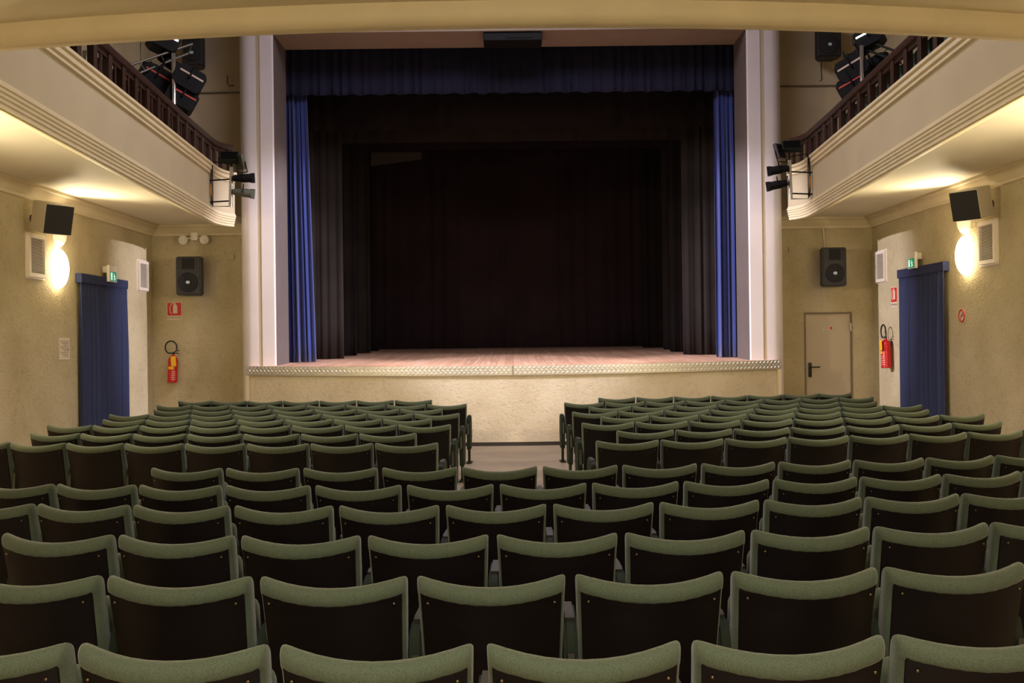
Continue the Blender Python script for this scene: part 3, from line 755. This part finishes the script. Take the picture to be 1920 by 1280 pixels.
# no smoking disc on right wall
t = wall_thing('no_smoking_sign', 'small round red and white no smoking sign on the right wall', 'sign', 1, 14.27, 1.98)
bm = bmesh.new(); lathe(bm, [(0, 0), (.10, 0), (.10, .003), (0, .003)], 28, Matrix.Translation((0, .002, 0)) @ Matrix.Rotation(-PI/2, 4, 'X')); bm_obj('disc', bm, M_paper, t)
bm = bmesh.new(); tube(bm, [(.086*math.cos(2*PI*k/28), .006, .086*math.sin(2*PI*k/28)) for k in range(28)], .011, 6, closed=True); tube(bm, [(-.06, .006, .06), (.06, .006, -.06)], .008, 6); bm_obj('red_ring', bm, M_signred, t)
bm = bmesh.new(); box(bm, -.055, .04, .0052, .007, -.008, .008); bm_obj('cigarette', bm, M_ink, t)

# PA speakers (audience-facing)
def pa(label, c, w_, h, flip=False, bracket=True):
    t = thing('loudspeaker', label, 'speaker', c, 0, 'black wall-mounted loudspeakers')   # local -Y faces audience
    bm = bmesh.new(); dp = .34
    # plan: front wide, back tapered; rounded
    poly = [(-w_/2, -dp/2), (w_/2, -dp/2), (w_/2, 0), (w_/2*.62, dp/2), (-w_/2*.62, dp/2), (-w_/2, 0)]
    prism(bm, poly, -h/2, h/2, 'z'); bmesh.ops.bevel(bm, geom=bm.edges[:], offset=.02, segments=3, affect='EDGES'); bm_obj('cabinet', bm, M_blackp, t, angle=40)
    f = -dp/2
    bm = bmesh.new(); lathe(bm, [(w_*.40, 0), (w_*.40, .012), (w_*.36, .018), (w_*.2, .024), (0, .026)], 32, Matrix.Translation((0, f, -h*.17)) @ Matrix.Rotation(PI/2, 4, 'X'))
    bm_obj('woofer_grille', bm, M_grill, t, angle=40)
    bm = bmesh.new(); lathe(bm, [(.028, 0), (.026, .003), (0, .004)], 16, Matrix.Translation((0, f-.026, -h*.17)) @ Matrix.Rotation(PI/2, 4, 'X') @ Matrix.Scale(1.3, 4, (1, 0, 0))); bm_obj('logo', bm, M_logo, t)
    # horn: recessed flare built as a dark funnel frame
    bm = bmesh.new(); hw, hh = w_*.24, h*.14; cz = h*.31
    O = [bm.verts.new(v) for v in ((-hw, f-.012, cz-hh), (hw, f-.012, cz-hh), (hw, f-.012, cz+hh), (-hw, f-.012, cz+hh))]
    I = [bm.verts.new(v) for v in ((-hw*.25, f-.001, cz-hh*.35), (hw*.25, f-.001, cz-hh*.35), (hw*.25, f-.001, cz+hh*.35), (-hw*.25, f-.001, cz+hh*.35))]
    bm.faces.new(I)
    for i in range(4): bm.faces.new((O[i], O[(i+1) % 4], I[(i+1) % 4], I[i]))
    B = [bm.verts.new((v.co.x, f+.002, v.co.z)) for v in O]
    for i in range(4): bm.faces.new((O[i], B[i], B[(i+1) % 4], O[(i+1) % 4]))
    bm_obj('horn', bm, M_grill, t)
    for sx in (-1, 1):
        for k in range(3):
            bm = bmesh.new(); lathe(bm, [(.022, 0), (.022, .004), (.016, .005), (0, .002)], 14, Matrix.Translation((sx*w_*.37, f, h*.40-k*h*.095)) @ Matrix.Rotation(PI/2, 4, 'X')); bm_obj('port', bm, M_rubber, t, angle=40)
    bm = bmesh.new(); box(bm, -.06, .06, dp/2-.005, YE-c[1]-.001, -.08, .08); bm_obj('bracket', bm, M_blackp, t)
    return t
c = at(358.5, 518, 17.5); pa('black loudspeaker with pale centre logo on the left end wall under the twin emergency lamps', c, .44, .68)
c = at(1559.5, 501, 17.5); pa('black loudspeaker with pale centre logo on the right end wall above the grey door', c, .42, .68)
c = at(365, 92, 17.5); pa('black loudspeaker high on the upper left end wall behind the stage lights', c, .36, .66)
c = at(1550, 77, 17.5); pa('black loudspeaker high on the upper right end wall', c, .42, .64)
# twin emergency lamps
c = at(365, 445, 17.74)
t = thing('emergency_light', 'twin round white emergency lamps just under the left cornice', 'lamp', c)
bm = bmesh.new(); bevbox(bm, -.06, .06, -.06, .055, -.06, .09, .015, 3); bm_obj('housing', bm, M_white, t, angle=40)
for s in (-1, 1):
    hd = bmesh.new(); lathe(hd, [(.03, .07), (.07, .06), (.085, 0), (.08, -.01), (.07, -.004), (.0, -.002)], 22, Matrix.Translation((s*.19, -.06, -.05)) @ Matrix.Rotation(-PI/2, 4, 'X'))
    tube(hd, [(s*.05, 0, 0), (s*.19, 0, -.04)], .018, 8)
    bm_obj('lamp_head', hd, M_white, t, angle=40)
def conduit(label, pts, r=.012, m_=M_white):
    bm = bmesh.new(); tube(bm, pts, r, 8); return tag(bm_obj('cable_conduit', bm, m_, smooth=True), label, 'conduit')
a = at(378, 452, 17.78); b = at(378, 484, 17.78); conduit('thin white cable running down from the emergency lamps to the left speaker', [a, b], .006)
pts = [at(1480, 424, 17.78), at(1535, 424, 17.78), at(1541, 426, 17.78), at(1544, 431, 17.78), at(1546, 466, 17.78)]
conduit('white bent conduit above the speaker on the right end wall', pts)
for x, y, lab in ((433, 482, 'small pale junction box on the left end wall next to the pillar'), (1484, 468, 'small pale junction box on the right end wall next to the pillar')):
    c = at(x, y, YE); bm = bmesh.new(); bevbox(bm, c.x-.06, c.x+.06, YE-.035, YE-.001, c.z-.05, c.z+.05, .008)
    tag(bm_obj('junction_box', bm, M_wall), lab, 'junction box')
# extinguisher signs
def ext_sign(t, w_, h):
    """local -Y faces viewer"""
    bm = bmesh.new(); box(bm, -w_/2, w_/2, -.004, -.001, -h/2, h/2); bm_obj('sign_plate', bm, M_paper, t)
    bm = bmesh.new(); box(bm, -w_*.46, w_*.46, -.006, -.0045, -h*.25, h*.47); bm_obj('red_field', bm, M_signred, t)
    bm = bmesh.new()
    pl = [(-.035, -.085), (.045, -.085), (.045, .05), (.03, .085), (.01, .095), (.01, .12), (-.01, .12), (-.01, .095), (-.025, .085), (-.035, .05)]
    k = w_/.28; prism(bm, [(x*k+.01, (z+.03)*k*.95+.01) for x, z in pl], -.008, -.0065, 'y')
    tube(bm, [(.01*k, -.0075, .145*k), (-.05*k, -.0075, .135*k), (-.085*k, -.0075, .07*k), (-.075*k, -.0075, -.02*k), (-.045*k, -.0075, -.05*k)], .007*k, 6)
    bm_obj('extinguisher_pictogram', bm, M_paper, t)
    cu = bpy.data.curves.new('caption', 'FONT'); cu.body = 'ESTINTORE'; cu.size = w_*.19; cu.align_x = 'CENTER'; cu.extrude = .0005
    tmp = bpy.data.objects.new('tmp', cu); C.objects.link(tmp); me = bpy.data.meshes.new_from_object(tmp); bpy.data.objects.remove(tmp); me.materials.clear(); me.materials.append(M_ink)
    o = bpy.data.objects.new('caption', me); C.objects.link(o); o.parent = t; o.location = (0, -.006, -h*.43); o.rotation_euler = (PI/2, 0, 0)
c = at(327, 583, YE); t = thing('extinguisher_sign', 'red and white fire extinguisher sign on the left end wall below the speaker', 'sign', c); ext_sign(t, .27, .32)
t = thing('extinguisher_sign', 'narrow-looking red and white fire extinguisher sign on the right wall above the extinguisher', 'sign')
t.matrix_world = wallM(1, 16.80, 2.37) @ Matrix.Rotation(PI, 4, 'Z'); ext_sign(t, .27, .34)
# extinguishers (local: cylinder at origin, -Y faces viewer, hung on +Y wall)
def extinguisher(label, M, tilt, hose_s):
    t = thing('fire_extinguisher', label, 'fire extinguisher', group='red fire extinguishers'); t.matrix_world = M @ Matrix.Rotation(tilt, 4, 'Y')
    bm = bmesh.new(); lathe(bm, [(0, -.26), (.075, -.26), (.085, -.25), (.085, .14), (.075, .18), (.045, .215), (.025, .225), (.025, .25), (0, .25)], 28); bm_obj('cylinder', bm, M_red, t, angle=40)
    bm = bmesh.new(); lathe(bm, [(.0, .25), (.02, .25), (.02, .285), (0, .285)], 14); tube(bm, [(0, 0, .28), (.05, -.01, .31), (.10, -.02, .32)], .01, 7); tube(bm, [(0, 0, .27), (.06, -.01, .275), (.1, -.02, .265)], .008, 7); bm_obj('valve_handle', bm, M_rubber if hose_s > 0 else M_red, t, angle=40)
    bm = bmesh.new(); P = []
    for k in range(15):
        a = -.5+k/14*4.6; P.append((hose_s*(-.04-.105*math.cos(a-.6)*1), -.02, .37+.115*math.sin(a-.6)))
    tube(bm, [(0, -.02, .27)]+P[::1], .013, 8); bm_obj('hose', bm, M_rubber, t, smooth=True)
    bm = bmesh.new(); bevbox(bm, .01, .10, -.105, -.095, .03, .21, .004, M=Matrix.Rotation(-.12, 4, 'Y')); bm_obj('inspection_tag', bm, M_yellow, t)
    bm = bmesh.new(); lathe(bm, [(.0862, -.02+.0), (.0868, -.02), (.0868, .03), (.0862, .03)], 28)
    bmesh.ops.delete(bm, geom=[v for v in bm.verts if not (v.co.y < -.02 and v.co.x < .05)], context='VERTS')
    bm_obj('yellow_label', bm, M_yellow, t)
    bm = bmesh.new()
    for k in range(5):
        for q in range(3):
            a = -PI/2+.25+q*.28; x0, y0 = .0872*math.cos(a), .0872*math.sin(a)
            box(bm, -.009, .009, -.0006, .0006, -.005, .005, Matrix.Translation((x0, y0, -.06-k*.035)) @ Matrix.Rotation(a+PI/2, 4, 'Z'))
    bm_obj('printed_instructions', bm, M_paper, t)
    inv = (M @ Matrix.Rotation(tilt, 4, 'Y')).inverted()
    bm = bmesh.new(); box(bm, -.02, .02, .07, .112, .12, .2); bm_obj('wall_hook', bm, M_rubber, t)
c = at(324, 690, 17.69)
extinguisher('red fire extinguisher with a round black hose hanging on the left end wall', Matrix.Translation(c), math.radians(3), 1)
M = Matrix.Translation((XW-.115, 16.9, 1.42)) @ Matrix.Rotation(-PI/2, 4, 'Z')
extinguisher('red fire extinguisher with large yellow tag hanging on the right wall beside the blue curtain', M, math.radians(-3), 1)
# grey door on the right end wall
t = thing('door', 'grey flush door in the right end wall below the loudspeaker', 'door', ((dl+dr)/2, YE, 0))
hw = (dr-dl)/2
bm = bmesh.new(); box(bm, -hw+.03, hw-.03, .02, .07, 0.005, dz-.03); d_ = bm_obj('door_leaf', bm, M_door, t)
bm = bmesh.new(); box(bm, -hw+.001, -hw+.028, -.012, .09, 0, dz-.001); box(bm, hw-.028, hw-.001, -.012, .09, 0, dz-.001); box(bm, -hw+.028, hw-.028, -.012, .09, dz-.028, dz-.001); bm_obj('door_frame', bm, mat('door_frame_paint', srgb(120, 106, 80), .6), t)
bm = bmesh.new(); x0 = at(1519, 690, YE).x-(dl+dr)/2; z0 = at(1519, 690, YE).z
bevbox(bm, x0-.03, x0+.03, .0, .019, z0-.16, z0+.10, .006)
tube(bm, [(x0, .01, z0+.02), (x0, -.05, z0+.02), (x0+.04, -.055, z0+.02), (x0+.16, -.055, z0+.02)], .013, 8); bm_obj('door_handle', bm, M_rubber, t, angle=40)
bm = bmesh.new(); bevbox(bm, hw-.05, hw-.015, -.03, -.013, dz-.35, dz-.2, .005); bm_obj('hinge', bm, M_door, t)
c = at(1552.5, 615, YE)-Vector(((dl+dr)/2, YE, 0))
bm = bmesh.new(); box(bm, c.x-.085, c.x+.085, .0165, .0195, c.z-.03, c.z+.03); sg = bm_obj('door_sign', bm, M_paper, t)
bm = bmesh.new(); box(bm, c.x+.04, c.x+.08, .0145, .0162, c.z-.025, c.z+.025); bm_obj('red_mark', bm, M_signred, sg)
bm = bmesh.new()
for k in range(3): box(bm, c.x-.075, c.x+.03, .0155, .0163, c.z+.012-k*.014, c.z+.017-k*.014)
bm_obj('print', bm, M_ink, sg)
bm = bmesh.new(); box(bm, dl, dr, YE+.15, YE+.2, 0, dz+.1); struct('wall_behind_door', bm, M_stagebox)
bm = bmesh.new(); box(bm, dl-.4, dr+.4, YE+.2, YE+.21, -.1, 3); bm.free()

# ------------------------------------------------------------------ stage lighting on the balconies
def par(label, loc, d, size=.2, strip=None, body=M_lampblack, lit=False, group='theatre spotlights'):
    t = thing('stage_light', label, 'spotlight', group=group); t.matrix_world = Matrix.Translation(loc) @ look(d)   # +Y = beam direction
    k = size/.2; bm = bmesh.new()
    lathe(bm, [(0, -.24*k), (.06*k, -.24*k), (.085*k, -.2*k), (.09*k, -.08*k), (.105*k, -.04*k), (.105*k, .16*k), (.115*k, .165*k), (.115*k, .2*k), (.095*k, .2*k), (.09*k, .12*k), (0, .11*k)], 20, Matrix.Rotation(-PI/2, 4, 'X'))
    bm_obj('barrel', bm, body, t, angle=35)
    bm = bmesh.new(); tube(bm, [(-.13*k, 0, 0), (-.13*k, 0, .16*k), (-.05*k, 0, .2*k), (.05*k, 0, .2*k), (.13*k, 0, .16*k), (.13*k, 0, 0)], .012*k, 6); tube(bm, [(-.14*k, 0, 0), (-.1*k, 0, 0)], .02*k, 8); tube(bm, [(.14*k, 0, 0), (.1*k, 0, 0)], .02*k, 8)
    bm_obj('yoke', bm, M_lampblack, t, angle=35)
    bm = bmesh.new()
    for q in range(4):
        Mx = Matrix.Rotation(q*PI/2, 4, 'Y')
        prism(bm, [(-.08*k, .2*k), (.08*k, .2*k), (.10*k, .29*k), (-.10*k, .29*k)], .105*k, .11*k, 'z', Mx)
    bm_obj('barn_doors', bm, body, t)
    return t
def boxlamp(label, loc, d, w_, h, dp, strip, group='box theatre lamps'):
    t = thing('stage_light', label, 'spotlight', group=group); t.matrix_world = Matrix.Translation(loc) @ look(d)
    bm = bmesh.new()
    poly = [(-dp/2, -h*.32), (-dp*.3, -h/2), (dp*.38, -h/2), (dp/2, -h*.3), (dp/2, h*.3), (dp*.38, h/2), (-dp*.3, h/2), (-dp/2, h*.3)]
    prism(bm, poly, -w_/2, w_/2, 'x'); bmesh.ops.bevel(bm, geom=bm.edges[:], offset=.008, segments=1, affect='EDGES')
    bm_obj('housing', bm, M_lampblack, t)
    bm = bmesh.new()
    for q in range(5): box(bm, -w_/2-.006, w_/2+.006, -dp*.25+q*dp*.12, -dp*.25+q*dp*.12+.012, -h*.3, h*.3)
    bm_obj('cooling_fins', bm, M_lampblack, t)
    bm = bmesh.new(); box(bm, -w_/2-.008, w_/2+.008, -dp*.36, dp*.42, h*.12, h*.2)
    bm_obj('side_strip', bm, strip, t)
    bm = bmesh.new(); tube(bm, [(-w_/2-.03, 0, 0), (-w_/2-.03, 0, h*.75), (w_/2+.03, 0, h*.75), (w_/2+.03, 0, 0)], .014, 6); tube(bm, [(-w_/2-.03, 0, 0), (w_/2+.03, 0, 0)], .012, 6); bm_obj('yoke', bm, M_lampblack, t)
    return t
for s in (-1, 1):
    L_ = s < 0; nm = 'left' if L_ else 'right'
    D = 14.8; D0_ = 14.45
    base = at(326, 205, D0_) if L_ else at(1617, 178, D0_)
    topz = at(326, 100, D0_).z if L_ else at(1622, 85, D0_).z
    t = thing('lighting_stand', 'pale metal stand with crossbars carrying lamps behind the %s balustrade' % nm, 'lighting stand', (base.x, D0_, 4.08))
    bm = bmesh.new(); tube(bm, [(0, 0, .02), (0, 0, topz-4.08)], .03, 12); bm_obj('pole', bm, M_chrome, t, smooth=True)
    for k in range(3):
        ex, ey = ((s*.35, 0), (0, .35), (0, -.35))[k]; bm = bmesh.new(); tube(bm, [(0, 0, .35), (ex, ey, .012)], .012, 6); bm_obj('leg', bm, M_lampblack, t)
    if L_: e = [(at(238, 124, 14.2), at(360, 82, 15.0)), (at(245, 143, 14.2), at(352, 100, 15.0))]
    else: e = [(at(1700, 103, 14.2), at(1600, 66, 15.0)), (at(1690, 118, 14.2), at(1600, 83, 15.0))]
    o0 = Vector((base.x, D0_, 4.08))
    bm = bmesh.new()
    for a, b in e: tube(bm, [a-o0, b-o0], .018, 8)
    for k in range(7):
        q = k/6; a = e[0][0].lerp(e[0][1], q)-o0; b = e[1][0].lerp(e[1][1], min(1, q+.08))-o0; tube(bm, [a, b], .008, 5)
    bm_obj('truss_bar', bm, M_steel if not L_ else M_aludark, t)
    if L_:
        boxlamp('black box lamp with pale strip, on the left balcony stand nearest the pillar', at(351, 152, D-.1), (.75, .35, -.42), .42, .34, .46, M_strip)
        boxlamp('black box lamp with red strip, lower on the left balcony stand', at(338, 186, D-.1), (.75, .35, -.42), .4, .3, .46, M_tape)
        boxlamp('black box lamp with red strip, left of the pole on the left balcony stand', at(290, 150, D-.1), (.75, .35, -.42), .4, .34, .5, M_tape)
        boxlamp('topmost black box lamp of the left balcony stand, cut by the overhead edge', at(305, 78, D), (.7, .4, -.3), .4, .3, .42, M_lens)
        par('small black spotlight in the middle of the left balcony rig', at(318, 118, D+.15), (.6, .6, -.4), .16)
    else:
        boxlamp('black box lamp with pale strip, on the right balcony stand nearest the pillar', at(1600, 132, D-.1), (-.75, .35, -.42), .42, .34, .46, M_strip)
        boxlamp('black box lamp with red strip, lower on the right balcony stand', at(1602, 163, D-.1), (-.75, .35, -.42), .4, .3, .46, M_tape)
        boxlamp('black box lamp just right of the pole on the right balcony stand', at(1643, 130, D+.1), (-.75, .35, -.42), .4, .3, .5, M_lampblack)
        boxlamp('topmost black box lamp of the right balcony stand, cut by the overhead edge', at(1632, 72, D), (-.7, .4, -.3), .36, .28, .4, M_lens)
        par('small black spotlight in the middle of the right balcony rig', at(1615, 98, D+.15), (-.6, .6, -.4), .16)
    # lamp pole at the stage end of the balcony front
    D2 = 15.9
    pa_, pb_ = (at(434, 313, D2), at(432, 388, D2)) if L_ else (at(1480, 300, D2), at(1483, 374, D2))
    t = thing('lamp_pole', 'short bright pole with thin wire frame at the stage end of the %s balcony' % nm, 'pole', pb_)
    dz_ = pa_-pb_
    bm = bmesh.new(); tube(bm, [(0, 0, 0), dz_], .032, 14); bm_obj('pole', bm, M_chrome, t, angle=40)
    bm = bmesh.new(); tube(bm, [dz_, dz_+Vector((0, 0, .24))], .014, 8); bm_obj('extension_rod', bm, M_lampblack, t)
    bm = bmesh.new(); xx = s*.30
    tube(bm, [(0, .05, .02), (xx, .05, .02), (xx, .05, .74), (xx+(-s)*.04, .05, .74), (0, .05, .70)], .008, 6)
    tube(bm, [(xx+s*.02, .06, .05), (xx+s*.035, .06, .3), (xx+s*.02, .06, .7)], .012, 6)
    bm_obj('wire_frame', bm, M_lampblack, t)
    bm = bmesh.new(); tube(bm, [(xx+s*.04, .05, .2), (xx+s*.04, .05, .38)], .011, 6); bm_obj('amber_tag', bm, M_amber, t)
    bm = bmesh.new(); tube(bm, [(0, 0, .45), (s*.42, .12, .45)], .012, 6); tube(bm, [(0, 0, .1), (s*.42, .12, .1)], .012, 6); bm_obj('bracket', bm, M_lampblack, t)
    def flat(label, loc, d, m_, w_=.26, h=.2, dp=.1):
        t = thing('flood_light', label, 'floodlight', group='flat floodlights at the balcony ends'); t.matrix_world = Matrix.Translation(loc) @ look(d)
        bm = bmesh.new(); bevbox(bm, -w_/2, w_/2, -dp/2, dp/2, -h/2, h/2, .01); bm_obj('head', bm, m_, t)
        bm = bmesh.new()
        for q in range(6): box(bm, -w_/2+.02, w_/2-.02, -dp/2-.02, -dp/2, -h*.4+q*h*.15, -h*.4+q*h*.15+.008)
        bm_obj('cooling_fins', bm, M_lampblack, t)
        bm = bmesh.new(); tube(bm, [(-w_/2-.02, 0, 0), (-w_/2-.02, 0, -h*.7), (w_/2+.02, 0, -h*.7), (w_/2+.02, 0, 0)], .009, 6); bm_obj('yoke', bm, M_lampblack, t)
    if L_:
        flat('dark green flat floodlight at the top of the left lamp pole, tilted', at(430, 295, D2), (-.2, 1, -.5), M_steel, .30, .16)
        flat('pale olive flat floodlight right of the left lamp pole, tilted', at(450, 304, D2), (.6, .8, .3), M_lampgrey, .2, .24, .06)
        par('upper small black spotlight sticking out right of the left lamp pole', at(455, 334, D2), (.96, .25, .05), .13)
        par('lower small grey-black spotlight sticking out right of the left lamp pole', at(455, 361, D2), (.96, .25, -.1), .13, body=M_lampgrey)
    else:
        flat('dark green flat floodlight at the top of the right lamp pole, tilted', at(1484, 274, D2), (.2, 1, -.5), M_steel, .30, .16)
        flat('dark grey flat floodlight left of the right lamp pole, tilted', at(1462, 284, D2), (-.6, .8, -.3), mat('slate_lamp_head', srgb(74, 70, 74), .5), .2, .26, .06)
        par('upper small black spotlight sticking out left of the right lamp pole', at(1461, 318, D2), (-.96, .25, -.1), .13)
        par('lower small black spotlight sticking out left of the right lamp pole', at(1459, 346, D2), (-.96, .25, -.15), .13)
# hanging cables on the upper walls
conduit('thin black cable hanging beside the upper right loudspeaker', [at(1539, 100, 17.79), at(1541, 150, 17.79), at(1537, 152, 17.79)], .006, M_rubber)
conduit('thin dark vertical cable on the upper left wall', [at(263, 60, 17.36), at(263, 140, 17.36)], .006, M_rubber)
conduit('small hooked dark cable on the upper left end wall by the pillar', [at(426, 142, 17.76), at(426, 155, 17.76), at(430, 161, 17.76), at(438, 160, 17.76)], .008, M_rubber)
# white sheet standing behind the left balustrade
c = at(167, 108, 10.35); 
t = thing('white_sheet', 'small bright white card standing behind the left balustrade', 'card', (at(166, 108, 10.95).x, 10.95, 4.09))
bm = bmesh.new(); box(bm, -.02, .02, -.12, .12, 0, .84); bm_obj('card', bm, M_white, t)
